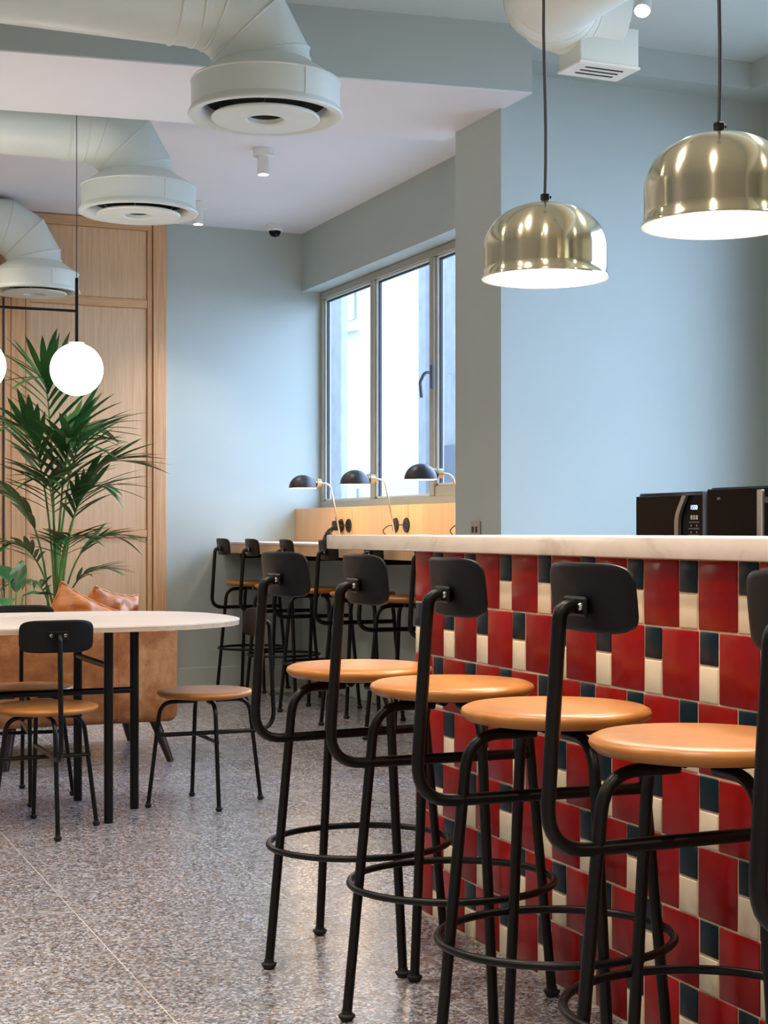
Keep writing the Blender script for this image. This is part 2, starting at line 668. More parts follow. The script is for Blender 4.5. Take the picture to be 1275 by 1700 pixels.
YL, YR, ZB, ZT = 10.398, 6.56, 1.237, 2.788
wpart('frame', 'window_paint', (3.93, 3.99, YR, YL, ZT - 0.05, ZT))
wpart('frame', 'window_paint', (3.93, 3.99, YR, YL, ZB, ZB + 0.062))
wpart('frame', 'window_paint', (3.93, 3.99, YL - 0.045, YL, ZB + 0.062, ZT - 0.05))
wpart('mullion', 'window_paint', (3.93, 3.99, 9.41, 9.475, ZB + 0.062, ZT - 0.05))
wpart('mullion', 'window_paint', (3.925, 3.99, 8.468, 8.53, ZB + 0.062, ZT - 0.05))
wpart('mullion', 'window_paint', (3.93, 3.99, 7.2, 7.3, ZB + 0.062, ZT - 0.05))
BAYS = [(9.475, 10.353, 1.30), (8.53, 9.41, 1.30), (7.3, 8.468, 1.36), (6.56, 7.2, 1.30)]
for (ya, yb, zb) in BAYS:
    zt = ZT - 0.05
    sash = wpart('sash', 'window_bead', (3.945, 3.985, ya, ya + 0.02, zb, zt), (3.945, 3.985, yb - 0.02, yb, zb, zt),
                 (3.945, 3.985, ya, yb, zb, zb + 0.015), (3.945, 3.985, ya, yb, zt - 0.012, zt), bev=0.002)
    if zb > 1.31:
        wpart('sash_rail', 'window_paint', (3.935, 3.985, ya, yb, 1.295, zb))
    g = 0.011
    wpart('gasket', 'gasket', (3.957, 3.975, ya + 0.02, ya + 0.02 + g, zb, zt), (3.957, 3.975, yb - 0.02 - g, yb - 0.02, zb, zt),
          (3.957, 3.975, ya, yb, zt - 0.012 - g, zt - 0.012), parent=sash, bev=0.001)
    wpart('pane', 'glass', (3.962, 3.966, ya + 0.02, yb - 0.02, zb + 0.01, zt - 0.01), parent=sash, bev=0)
hb = MB().box(-0.022, -0.006, 0.066 - 0.018, 0.066 + 0.018, 0.70, 0.85, 0.006).build('handle', 'handle', w1)
MB().tube(fillet([(-0.02, 0.066, 0.80), (-0.06, 0.066, 0.80), (-0.075, 0.10, 0.74), (-0.065, 0.10, 0.65)], 0.03), 0.009, 8).build('handle_lever', 'handle', hb)
hb.location = (0, -0.09, 0)

# ---- window 2 (right wall of the bar zone)
w2 = tag(empty('window_2', (4.56, 2.7, 0.75)), kind='structure')


def w2part(name, mat, x0, x1, y0, y1, z0, z1):
    return MB().box(x0 - 4.56, x1 - 4.56, y0 - 2.7, y1 - 2.7, z0 - 0.75, z1 - 0.75, 0.004).build(name, mat, w2, 0)


w2part('frame', 'window_paint', 4.556, 4.64, 2.62, 5.98, 2.99, 3.06)
w2part('frame', 'window_paint', 4.556, 4.64, 2.62, 5.98, 0.75, 0.82)
ys = [5.64, 4.13, 2.62]
w2part('side_panel', 'window_paint', 4.545, 4.64, 5.94, 6.05, 0.75, 3.06)
w2part('side_panel', 'window_paint', 4.57, 4.64, 5.64, 5.94, 0.82, 2.99)  # blank infill added to cut daylight on the bar wall near the corner
for i, y in enumerate(ys):
    w2part('mullion', 'window_paint', 4.556, 4.64, (y - 0.06 if i == 0 else y - 0.03), (y if i == 0 else y + 0.03), 0.82, 2.99)
for a, b in zip(ys[1:], ys[:-1]):
    w2part('pane', 'glass', 4.598, 4.602, a + 0.03, b - 0.03, 0.82, 2.99)

# ---- outside the windows
nb = tag(empty('neighbouring_building', (7.4, 6.0, -0.3)), 'pale rendered house wall seen through the window over the desk', 'building')


def nbp(name, mat, x0, x1, y0, y1, z0, z1, parent=nb, bev=0.0):
    return MB().box(x0 - 7.4, x1 - 7.4, y0 - 6.0, y1 - 6.0, z0 + 0.3, z1 + 0.3, bev).build(name, mat, parent, 0)


nbp('wall', 'facade', 7.4, 7.9, 12.9, 26, -0.3, 9.0)
nbp('window', 'facade_glass', 7.37, 7.42, 18.29, 18.60, 3.78, 5.2)
nbp('ledge', 'facade', 7.30, 7.42, 18.17, 18.70, 3.62, 3.70)
nbp('window', 'facade_glass', 7.37, 7.42, 18.22, 18.46, 0.9, 1.62)
nbp('pier', 'concrete', 7.33, 7.42, 16.02, 16.22, -0.3, 7.0)
nbp('pier', 'concrete', 7.36, 7.42, 15.0, 15.85, -0.3, 7.0)  # greyer slab paints in the shade on this stretch of house wall
nbp('gate', 'gate', 7.25, 7.37, 14.9, 15.58, -0.3, 2.02)
tag(MB().box(5.57, 5.64, 14.17, 14.85, -0.3, 5.2, 0.01).build('concrete_pillar', 'concrete', None, 0),
    'grey concrete pillar standing outside the leftmost window pane', 'pillar')
struct('ground_outside', MB().box(-40, 40, -40, 40, -0.4, -0.3), 'street')

# ================================================================== BAR
bar = tag(empty('bar_counter', (1.845, 2.64, 0)), 'bar front clad in red, petrol and cream glazed tiles under marble top', 'bar counter')
BX, BY = 1.845, 2.64
Y_END, Y_START = 4.083, 1.20
MB().box(-0.0082, 0.60, Y_START - BY, Y_END - BY, 0, 1.031).build('body', 'grout', bar, 0)
ROW = 0.147
PER = 0.2039
tiles = {}


def tile_mesh(w, h, mat, kind):
    key = (round(w, 4), round(h, 4), mat, kind)
    if key not in tiles:
        g = 0.0021
        r = random.Random(hash(key) & 0xffff)
        mb = MB().box(-0.011, 0.0, -w / 2 + g, w / 2 - g, -h / 2 + g, h / 2 - g, 0.0022, 2)
        tiles[key] = mb.mesh('tile', mat, 0)
        tiles[key].shade_smooth()
    return tiles[key]


def add_tile(y0, y1, z0, z1, mat, kind=0):
    y0, y1 = max(y0, Y_START), min(y1, Y_END)
    if y1 - y0 < 0.012:
        return
    me = tile_mesh(y1 - y0, z1 - z0, mat, kind)
    put('tile', me, bar, (rnd.uniform(-0.0008, 0.0008), (y0 + y1) / 2 - BY + rnd.uniform(-0.0006, 0.0006), (z0 + z1) / 2 + rnd.uniform(-0.0006, 0.0006)),
        (rnd.uniform(-0.008, 0.008), rnd.uniform(-0.006, 0.006), rnd.uniform(-0.008, 0.008)))


ZTOP = 1.0335
for row in range(7):
    z1 = ZTOP - row * ROW
    z0 = max(z1 - ROW, 0.001)
    if row == 0:
        z1 = 1.031
    ph = 2.674 if row % 2 == 0 else 2.602
    for n in range(-8, 9):
        ya = ph + n * PER
        if ya > Y_END or ya + PER < Y_START:
            continue
        zm = (z0 + z1) / 2 + 0.002
        add_tile(ya, ya + 0.0678, zm, z1, 'tile_dark', n % 3)
        add_tile(ya, ya + 0.0678, z0, zm, 'tile_cream', n % 3)
        add_tile(ya + 0.0678, ya + PER, z0, z1, 'tile_red', n % 3)
tag(MB().box(1.802, 2.50, Y_START, 4.715, 1.0312, 1.0765, 0.004, 2).build('marble_worktop', 'marble', None, 40),
    'long white marble slab lying on the tiled bar and overhanging its far end', 'worktop')

# back counter with the two microwaves
bc = tag(empty('back_counter', (3.25, 4.3, 0)), 'low grey cabinet behind the bar carrying two black microwaves', 'cabinet')
MB().box(0.02, 0.62, -1.5, 1.15, 0.08, 0.915, 0.003).build('body', 'cabinet', bc, 0)
MB().box(0.06, 0.60, -1.5, 1.15, 0.0, 0.082).build('plinth', 'black', bc, 0)
MB().box(-0.01, 0.64, -1.52, 1.17, 0.915, 0.948, 0.003).build('top', 'marble', bc, 0)
for k in range(4):
    d = MB().box(0.0, 0.02, -1.49 + k * 0.66, -0.84 + k * 0.66, 0.09, 0.905, 0.003).build('door', 'cabinet', bc, 0)
    MB().box(-0.02, 0.0, -1.20 + k * 0.66, -1.08 + k * 0.66, 0.84, 0.852, 0.002).build('handle', 'steel', d, 0)


def text_mesh(s, size):
    cu = bpy.data.curves.new('txt', 'FONT')
    cu.body = s
    cu.size = size
    cu.align_x = 'CENTER'
    cu.align_y = 'CENTER'
    cu.extrude = 0.0004
    o = bpy.data.objects.new('txt', cu)
    COL.objects.link(o)
    dg = bpy.context.evaluated_depsgraph_get()
    me = bpy.data.meshes.new_from_object(o.evaluated_get(dg))
    bpy.data.objects.remove(o)
    return me


def microwave(y0, y1, h, label, kind):
    w = y1 - y0
    r = tag(empty('microwave', (3.31, (y0 + y1) / 2, 0.948)), label, 'microwave', 'microwaves on the back counter')
    for sx in (0.04, 0.36):
        for sy in (-1, 1):
            MB().lathe([(0.015, 0), (0.015, 0.012)], 10, (sx, sy * (w / 2 - 0.05), 0), True, True).build('foot', 'rubber', r)
    MB().box(0.0, 0.40, -w / 2, w / 2, 0.012, h, 0.006, 2).build('body', 'mw_body', r)
    MB().box(0.0, 0.40, -w / 2, w / 2, h - 0.002, h + 0.0015).build('top_panel', 'steel', r, 0) if False else None
    if kind == 0:
        d = MB().box(-0.018, -0.001, -w / 2 + 0.155, w / 2 - 0.004, 0.02, h - 0.012, 0.003).build('door', 'mw_glass', r)
        pts = [(-0.024, -w / 2 + 0.165, 0.02), (-0.024, -w / 2 + 0.165, h - 0.09), (-0.024, -w / 2 + 0.115, h - 0.015)]
        pts = fillet(pts, 0.10, 8)
        mb = MB()
        for (a, b) in zip(pts[:-1], pts[1:]):
            pass
        n = len(pts)
        vs = []
        for i, p in enumerate(pts):
            for (dx, dy) in ((-0.008, 0.013), (-0.008, -0.013), (0.006, -0.013), (0.006, 0.013)):
                vs.append((p.x + dx, p.y + dy, p.z))
        fs = [(i * 4 + k, i * 4 + (k + 1) % 4, i * 4 + 4 + (k + 1) % 4, i * 4 + 4 + k) for i in range(n - 1) for k in range(4)]
        fs += [(3, 2, 1, 0), tuple((n - 1) * 4 + k for k in range(4))]
        mb.add(vs, fs)
        mb.build('handle', 'steel', d, 30)
        cp = MB().box(-0.014, -0.001, -w / 2 + 0.022, -w / 2 + 0.152, 0.02, h - 0.012, 0.002).build('control_panel', 'mw_glass', r)
        MB().box(-0.016, -0.001, -w / 2, -w / 2 + 0.02, 0.012, h - 0.002, 0.002).build('side_trim', 'mw_print', r)
        # clock, buttons and their print
        yc = -w / 2 + 0.075
        me = text_mesh('1550', 0.023)
        me.materials.append(M['mw_clock'])
        o = put('clock', me, cp, (-0.0148, yc, h - 0.060))
        o.rotation_euler = (PI / 2, 0, -PI / 2)
        for k in range(3):
            MB().box(-0.0155, -0.014, yc - 0.024 + k * 0.017, yc - 0.014 + k * 0.017, h - 0.104, h - 0.088).build('button', 'mw_light', cp, 0)
        for q in range(4):
            z = h - 0.116 - q * 0.024
            MB().box(-0.0148, -0.014, yc - 0.034, yc + 0.034, z, z + 0.005).build('button_row', 'mw_print', cp, 0)
            for k in (-1, 1):
                MB().box(-0.0152, -0.014, yc + k * 0.018 - 0.002, yc + k * 0.018 + 0.002, z - 0.014, z - 0.008).build('button', 'mw_light', cp, 0)
    else:
        d = MB().box(-0.018, -0.001, -w / 2 + 0.10, w / 2 - 0.002, 0.02, h - 0.006, 0.003).build('door', 'mw_glass', r)
        MB().box(-0.0188, -0.018, w / 2 - 0.085, w / 2 - 0.066, h - 0.045, h - 0.036).build('badge', 'mw_print', d, 0)
        MB().box(-0.05, -0.036, 0.105 - w / 2, 0.135 - w / 2, 0.02, h - 0.015, 0.003).build('handle', 'steel', d)
        MB().box(-0.037, -0.018, 0.105 - w / 2, 0.135 - w / 2, h - 0.06, h - 0.04).build('handle_bracket', 'steel', d, 0)
        MB().box(-0.014, -0.001, -w / 2 + 0.002, -w / 2 + 0.098, 0.02, h - 0.006, 0.002).build('control_panel', 'mw_print', r)
    return r


microwave(4.752, 5.222, 0.287, 'black microwave with curved silver handle and blue clock, the left one', 0)
microwave(4.268, 4.742, 0.298, 'taller black microwave with straight silver bar handle, at right edge', 1)

# ================================================================== STOOLS AND CHAIRS


def make_seat(kind):
    """kind 'stool' or 'chair'; front is +x, back is -x"""
    st = kind == 'stool'
    zs = 0.748 if st else 0.458
    R = 0.188 if st else 0.192
    root = empty('bar_stool' if st else 'dining_chair')
    # upholstered round seat
    t = 0.034 if st else 0.030
    prof = [(0.001, zs - t), (R * 0.80, zs - t), (R * 0.93, zs - t + 0.004), (R * 0.985, zs - t * 0.62), (R, zs - t * 0.42),
            (R * 0.985, zs - t * 0.22), (R * 0.93, zs - t * 0.07), (R * 0.80, zs - 0.001), (R * 0.45, zs), (0.001, zs)]
    MB().lathe(prof, 48).build('seat', 'leather_seat', root, 60)
    MB().lathe([(0.10, zs - t - 0.007), (0.10, zs - t + 0.001)], 24, (0, 0, 0), True, True).build('seat_plate', 'black', root)
    r = 0.0115 if st else 0.0085
    rx, ry = (0.255, 0.226) if st else (0.232, 0.188)
    zu = zs - t - 0.007 - r
    for (dx, dy) in ((1, 0), (-1, 0), (0, 1), (0, -1)):
        rf = rx if dx else ry
        rt = rf - (0.068 if st else 0.050)
        path = [(0.045, 0, zu), (rt, 0, zu), (rf, 0, 0.012)]
        path = fillet(path, 0.075 if st else 0.06, 7)
        m = Matrix.Rotation(math.atan2(dy, dx), 4, 'Z')
        leg = MB().tube(path, r, 10).xf(m).build('leg', 'black', root, 60)
        MB().lathe([(r * 1.0, 0.024), (r * 1.1, 0.016), (r * 1.7, 0.013), (r * 1.7, 0.010), (r * 1.1, 0.0)], 12, (0, 0, 0), True, True).xf(
            Matrix.Translation((rf * dx, rf * dy, 0))).build('foot_glide', 'rubber', leg, 40)
    # back tube: runs under the seat from the front leg, past the back leg, then up
    if st:
        zb, xb, xt, ztop, zm = 0.572, -0.297, -0.270, 0.955, 0.968
        xfront = 0.19
    else:
        zb, xb, xt, ztop, zm = 0.283, -0.292, -0.270, 0.700, 0.722
        xfront = 0.205
    xm = xt + (0.025 if st else 0.030)
    path = fillet([(xfront, 0, zb), (xb, 0, zb), (xt, 0, zm), (xm, 0, zm)], [0.075, 0.024], 8)
    MB().tube(path, r * 1.06, 12).build('back_tube', 'black', root, 60)
    if not st:
        MB().tube([(0, -0.166, zb - 0.018), (0, 0.166, zb - 0.018)], r * 0.9, 10).build('stretcher', 'black', root, 60)
    else:
        pts = []
        zr = 0.292
        for k in range(56):
            a = 2 * PI * k / 56
            pts.append((0.236 * math.cos(a), 0.212 * math.sin(a), zr))
        MB().tube(pts, 0.0085, 8, True).build('foot_ring', 'black', root, 60)
    # backrest: curved plywood shell with rounded corners
    W, Hh, th = 0.131, (0.0565 if st else 0.058), 0.010
    zc = zm + (0.014 if st else -0.004)

    def surf(u, v, off):
        y = u * W
        return (xm + 0.008 + off + 0.9 * y * y * 1.5 - v * 0.006, y, zc + v * Hh)

    n = 44
    front, back = [], []
    vs, fs = [], []
    rings = [0.0001, 0.35, 0.65, 0.85, 0.95, 1.0]
    for side in (0, 1):
        for q in rings:
            for k in range(n):
                a = 2 * PI * k / n
                e = 2.0 / 5.0
                cu = math.copysign(abs(math.cos(a)) ** e, math.cos(a))
                cv = math.copysign(abs(math.sin(a)) ** e, math.sin(a))
                inset = 0.0 if q < 0.99 else 0.0
                o = 0.0 if side == 0 else th
                if q > 0.99:
                    o = th * 0.25 if side == 0 else th * 0.75
                    vs.append(surf(cu * 1.0, cv * 1.0, o))
                else:
                    vs.append(surf(cu * q, cv * q, o))
    nr = len(rings)
    for side in (0, 1):
        b = side * nr * n
        for q in range(nr - 1):
            for k in range(n):
                k2 = (k + 1) % n
                fs.append((b + q * n + k, b + q * n + k2, b + (q + 1) * n + k2, b + (q + 1) * n + k))
    for k in range(n):
        k2 = (k + 1) % n
        fs.append(((nr - 1) * n + k, (nr - 1) * n + k2, nr * n + (nr - 1) * n + k2, nr * n + (nr - 1) * n + k))
    br = MB().add(vs, fs).build('backrest', 'veneer', root, 50)
    bk = MB().box(xm - 0.001, xm + 0.009, -0.036, 0.036, zm - 0.016, zm + 0.016, 0.004).build('bracket', 'black', br)
    for s in (-1, 1):
        MB().lathe([(0.0065, 0.0), (0.0065, 0.003), (0.004, 0.006)], 12, (0, 0, 0), True, True).xf(
            Matrix.Translation((xm, s * 0.025, zm)) @ Matrix.Rotation(-PI / 2, 4, 'Y')).build('bolt', 'chrome', br)
    return root


stool = make_seat('stool')
NEAR = [((1.505, 3.700), 6, 'tan leather bar stool at the tiled bar, farthest from the viewer'),
        ((1.532, 3.205), -2, 'tan leather bar stool at the tiled bar, second from the far end'),
        ((1.510, 2.685), -3, 'tan leather bar stool at the middle of the tiled bar row'),
        ((1.512, 2.195), 0, 'tan leather bar stool at the tiled bar with largest whole backrest'),
        ((1.505, 1.635), 0, 'nearest bar stool at the tiled bar, cut by the right edge')]
for i, ((x, y), a, lab) in enumerate(NEAR):
    o = stool if i == 0 else copy_tree(stool)
    o.location = (x, y, 0)
    o.rotation_euler = (0, 0, math.radians(a))
    tag(o, lab, 'bar stool', 'bar stools along the tiled bar')
FAR = [(10.13, 'bar stool at the window desk, the one closest to the far wall'),
       (9.50, 'second bar stool from the far wall at the window desk'),
       (8.83, 'third bar stool from the far wall, under the first desk lamp'),
       (8.15, 'fourth bar stool at the window desk, backrest beside the marble slab corner'),
       (7.48, 'fifth bar stool at the window desk, backrest hidden behind the marble slab'),
       (6.83, 'nearest window desk bar stool, mostly hidden behind the tiled bar end')]
for (y, lab) in FAR:
    o = copy_tree(stool)
    o.location = (3.335, y, 0)
    o.rotation_euler = (0, 0, math.radians(rnd.uniform(-3, 3)))
    tag(o, lab, 'bar stool', 'bar stools along the window desk')

chair = make_seat('chair')
CH = [((1.772, 5.99), 180, 'dining chair with tan round seat at the rounded end of the table'),
      ((1.082, 5.70), 90, 'dining chair on the near long side, black backrest turned to the viewer'),
      ((1.14, 6.415), -96, 'dining chair on the far side of the table, facing the viewer')]
for i, ((x, y), a, lab) in enumerate(CH):
    o = chair if i == 0 else copy_tree(chair)
    o.location = (x, y, 0)
    o.rotation_euler = (0, 0, math.radians(a))
    tag(o, lab, 'chair', 'dining chairs around the oval table')

# ================================================================== DINING TABLE
tb = tag(empty('dining_table', (0.55, 6.075, 0)), 'long pale ash dining table with rounded end and black tube legs', 'table')


def oval(a, cx0, b, n=40, e=2.5):
    pts = []
    for k in range(n + 1):
        t = -PI / 2 + PI * k / n
        c, s = math.cos(t), math.sin(t)
        pts.append((cx0 + a * abs(c) ** (2 / e), b * math.copysign(abs(s) ** (2 / e), s)))
    return pts


half = oval(0.65, 0.70, 0.552)
poly = half + [(-x, -y) for (x, y) in half]
MB().prism(poly, 0.7395, 0.745).build('tabletop', 'ash', tb, 0)
MB().prism([(x * 0.9985, y * 0.998) for x, y in poly], 0.724, 0.7395).build('tabletop_edge', 'ash_edge', tb, 30)
for s in (1, -1):
    L = [(0.774, -0.337), (0.936, -0.078), (0.769, 0.186)]
    for (x, y) in L:
        MB().lathe([(0.0175, 0), (0.0175, 0.715)], 16, (s * x, y, 0), True, True).build('leg', 'black', tb, 50)
    MB().tube([(s * 0.774, -0.337, 0.585), (s * 0.769, 0.186, 0.585)], 0.0125, 10).build('crossbar', 'black', tb, 50)
MB().tube([(-0.936, -0.078, 0.466), (0.936, -0.078, 0.466)], 0.0125, 10).build('stretcher', 'black', tb, 50)
MB().box(-0.85, 0.85, -0.345, 0.195, 0.710, 0.7245, 0.002).build('underframe', 'black', tb, 0)

# ================================================================== ARMCHAIR AND CUSHIONS
ac = tag(empty('armchair', (1.545, 7.55, 0)), 'cognac leather armchair seen from behind, beyond the dining table', 'armchair')


def soft(x0, x1, y0, y1, z0, z1, bev, name, parent, mat='leather'):
    return MB().box(x0, x1, y0, y1, z0, z1, bev, 4).build(name, mat, parent, 60)


soft(-0.43, 0.445, -0.40, -0.24, 0.185, 0.705, 0.045, 'backrest', ac)
soft(-0.43, -0.29, -0.26, 0.42, 0.19, 0.62, 0.035, 'arm', ac)
soft(0.305, 0.445, -0.26, 0.42, 0.19, 0.62, 0.035, 'arm', ac)
soft(-0.30, 0.31, -0.25, 0.42, 0.19, 0.32, 0.02, 'seat_base', ac)
soft(-0.285, 0.30, -0.235, 0.43, 0.315, 0.40, 0.035, 'seat_cushion', ac)
MB().tube([(0.152, -0.401, 0.20), (0.152, -0.4015, 0.66)], 0.0022, 6).build('seam', 'pillow', ac)
for sx in (-1, 1):
    for sy in (-1, 1):
        bx, by = sx * 0.335 + 0.005, sy * 0.33
        fx, fy = sx * 0.385 + 0.018, sy * 0.395
        MB().tube([(bx, by, 0.195), (fx, fy, 0.0)], [0.026, 0.0165], 10).build('leg', 'dark_wood', ac, 50)


def cushion(name, loc, rot, size, label):
    n = 25

    def fn(side):
        def g(u, v):
            a, b = 2 * u - 1, 2 * v - 1
            pin = 1 - 0.10 * (1 - abs(b) ** 2) * abs(a) ** 3 - 0.0
            pin2 = 1 - 0.10 * (1 - abs(a) ** 2) * abs(b) ** 3
            h = (max(0, 1 - a * a) * max(0, 1 - b * b)) ** 0.42
            w = 0.013 * math.sin(6 * a + 5 * b + loc[0] * 9) + 0.010 * math.sin(11 * b - 7 * a) + 0.006 * math.sin(19 * a + 8 * b)
            return (a * size * pin, side * (h * 0.085 + 0.004) + w * h, b * size * pin2)
        return g
    mb = MB()
    mb.grid(n, n, fn(1))
    mb.grid(n, n, fn(-1))
    o = mb.build(name, 'pillow', None, 70)
    o.location = loc
    o.rotation_euler = rot
    # welted edge
    pts = []
    g = fn(0)
    for k in range(96):
        t = k / 96 * 4
        s = int(t)
        q = t - s
        u, v = [(q, 0), (1, q), (1 - q, 1), (0, 1 - q)][s]
        p = Vector(g(u, v))
        p.y += 0.006 * math.sin(k * 1.3)
        pts.append(p)
    MB().tube(pts, 0.0065, 6, True).build('welt', 'pillow', o, 70)
    return tag(o, label, 'cushion', 'leather cushions in the armchair')


cushion('cushion', (1.565, 7.46, 0.612), (0.10, math.radians(27), 0.10), 0.175, 'wrinkled cognac leather cushion in the armchair, left and higher one')
cushion('cushion', (1.768, 7.66, 0.605), (0.16, math.radians(9), math.radians(42)), 0.19, 'wrinkled cognac leather cushion in the armchair, right lower one')

# ================================================================== WINDOW DESK
dk = tag(empty('window_desk', (3.46, 8.45, 0)), 'long white topped oak desk built along the window wall', 'desk')
DY0, DY1 = 6.56, 10.398
MB().box(3.20 - 3.46, 3.735 - 3.46, DY0 - 8.45, DY1 - 8.45, 1.0, 1.015, 0.002).build('top', 'desk_top', dk, 0)
MB().box(3.202 - 3.46, 3.225 - 3.46, DY0 - 8.45, DY1 - 8.45, 0.938, 0.9995).build('fascia', 'desk_wood', dk, 0)
MB().box(3.225 - 3.46, 3.735 - 3.46, DY0 - 8.45, DY1 - 8.45, 0.97, 0.9995).build('underside', 'cabinet', dk, 0)
for y in (6.7, 7.9, 9.2, 10.3):
    MB().box(3.30 - 3.46, 3.775 - 3.46, y - 8.45 - 0.01, y - 8.45 + 0.01, 0.90, 0.97, 0.002).build('bracket', 'black', dk, 0)
bs = tag(empty('desk_back_panel', (3.765, 8.45, 1.0)), 'oak upstand boards behind the window desk, holding round sockets', 'panel')
for (ya, yb) in ((9.56, 10.396), (8.52, 9.557), (7.48, 8.517), (6.56, 7.477)):
    MB().box(-0.028, 0.022, ya - 8.45, yb - 8.45, 0.016, 0.245, 0.002).build('board', 'desk_wood', bs, 0)


def socket(y, parent=None):
    so = empty('power_socket', (3.736, y, 1.123))
    R = Matrix.Rotation(-PI / 2, 4, 'Y')
    MB().lathe([(0.001, 0.006), (0.018, 0.006), (0.019, 0.009), (0.043, 0.008), (0.045, 0.0)], 28).xf(R).build('plate', 'socket', so, 40)
    for s in (-1, 1):
        MB().lathe([(0.0035, 0.0), (0.0035, 0.0075)], 8, (0, 0, 0), True, True).xf(Matrix.Translation((0, s * 0.010, 0)) @ R).build('pin_hole', 'steel', so)
    return so


SOCK = [(9.50, 'round black socket holding the bunch of plugs under the first lamp'),
        (9.364, 'round black socket right of the bunch of plugs'),
        (8.60, 'round black socket behind the middle desk lamp stem'),
        (8.438, 'round black socket right of the middle desk lamp stem'),
        (7.52, 'round black socket behind the rightmost desk lamp')]
for (y, lab) in SOCK:
    tag(socket(y), lab, 'socket', 'round sockets in the desk upstand')


def desk_lamp(y, label):
    r = tag(empty('desk_lamp', (3.66, y, 1.015)), label, 'lamp', 'desk lamps on the window desk')
    MB().lathe([(0.062, 0), (0.062, 0.010), (0.055, 0.016), (0.012, 0.020)], 28, (0, 0, 0), True, True).build('base', 'lampshade', r, 40)
    path = fillet([(0, 0, 0.015), (-0.075, 0, 0.375), (-0.155, 0, 0.380)], 0.05, 8)
    MB().tube(path, 0.0055, 10).build('stem', 'brass_soft', r, 60)
    Ry = Matrix.Rotation(-PI / 2, 4, 'Y')
    MB().lathe([(0.010, 0.0), (0.026, 0.004), (0.026, 0.030), (0.031, 0.031), (0.031, 0.037), (0.026, 0.038), (0.026, 0.068)], 20, (0, 0, 0), True, True).xf(
        Matrix.Translation((-0.135, 0, 0.380)) @ Ry).build('socket', 'brass_soft', r, 30)
    sc = (-0.262, 0, 0.345)
    prof = []
    for k in range(13):
        a = PI / 2 * k / 12
        prof.append((0.088 * math.cos(a) + 0.0005, 0.085 * math.sin(a) ** 0.95))
    inner = [(max(p[0] - 0.003, 0.0004), p[1] - 0.003) for p in prof]
    inner[0] = (prof[0][0] - 0.003, 0)
    sh = MB().lathe(prof, 36, sc).lathe([prof[0], inner[0]], 36, sc).build('shade', 'lampshade', r, 50)
    MB().lathe(inner, 36, sc).build('lining', 'shade_in', sh, 60)
    MB().lathe([(0.030, 0.0), (0.024, 0.045)], 20, (0, 0, 0), True, True).xf(
        Matrix.Translation((sc[0] + 0.055, 0, 0.378)) @ Matrix.Rotation(PI / 2, 4, 'Y')).build('neck', 'lampshade', sh, 40)
    MB().lathe([(0.001, -0.022), (0.016, -0.016), (0.022, 0), (0.016, 0.016), (0.001, 0.022)], 14, (sc[0], 0, 0.383)).build('bulb', 'glow_bulb', r, 60)
    light('POINT', 'desk_lamp_light', (3.66 + sc[0] + 0.02, y, 1.015 + 0.352), 4.6, (1.0, 0.68, 0.36), 0.02)
    # cord looping from the base to the upstand
    c = [(0.03, 0, 0.02), (-0.02, 0.07, 0.035), (-0.04, 0.13, 0.075), (0.0, 0.12, 0.105), (0.05, 0.07, 0.11), (0.074, 0.03, 0.108)]
    MB().tube(fillet(c, 0.03, 5), 0.0032, 6).build('cord', 'cord', r, 60)
    return r


desk_lamp(9.31, 'black dome desk lamp on brass stem, nearest the far wall')
desk_lamp(8.42, 'black dome desk lamp on brass stem, middle of three')
desk_lamp(7.49, 'black dome desk lamp, rightmost, partly cut by the pier')

# bunch of plugs and leads beside the first lamp
pb = tag(empty('plug_bunch', (3.70, 9.47, 1.015)), 'black bunch of plugs and tangled leads on the window desk', 'plug')
MB().box(-0.035, 0.030, -0.03, 0.03, 0.075, 0.14, 0.01, 2).build('adapter', 'rubber', pb)
for k in range(7):
    a = 0.9 * k - 2.0
    p = [(-0.005, 0.0, 0.11), (-0.03 - 0.01 * k, 0.05 * math.sin(a), 0.14 - 0.02 * k), (-0.05, 0.04 + 0.012 * k, 0.05), (-0.02 - 0.005 * k, 0.10 + 0.008 * k, 0.005)]
    MB().tube(fillet(p, 0.03, 5), 0.004, 6).build('lead', 'cord', pb, 60)
for k in range(5):
    MB().tube([(-0.01, 0.0, 0.12), (-0.03 + 0.01 * k, -0.04 + 0.02 * k, 0.165 - 0.006 * k)], 0.004, 6).build('lead', 'cord', pb, 60)
MB().box(-0.06, -0.01, 0.05, 0.11, 0.0, 0.05, 0.008, 2).build('plug', 'rubber', pb)

ws = tag(empty('wall_socket', (3.149, 6.33, 1.095)), 'small grey double socket on the pier just above the bar', 'socket')
MB().box(-0.010, 0.0, -0.045, 0.045, -0.04, 0.04, 0.004).build('plate', 'socket_beige', ws, 0)
for s in (-1, 1):
    MB().box(-0.0125, -0.009, s * 0.018 - 0.010, s * 0.018 + 0.010, -0.014, 0.014, 0.002).build('outlet', 'socket', ws, 0)

# ================================================================== DUCTS


def sweep_rings(rings):
    """rings: list of (center, axis_u, axis_v, radius) -> skin"""
    seg = 40
    vs, fs = [], []
    for (c, u, v, r) in rings:
        for k in range(seg):
            a = 2 * PI * k / seg
            vs.append(Vector(c) + Vector(u) * (r * math.cos(a)) + Vector(v) * (r * math.sin(a)))
    for i in range(len(rings) - 1):
        for k in range(seg):
            k2 = (k + 1) % seg
            fs.append((i * seg + k, i * seg + k2, (i + 1) * seg + k2, (i + 1) * seg + k))
    return vs, fs


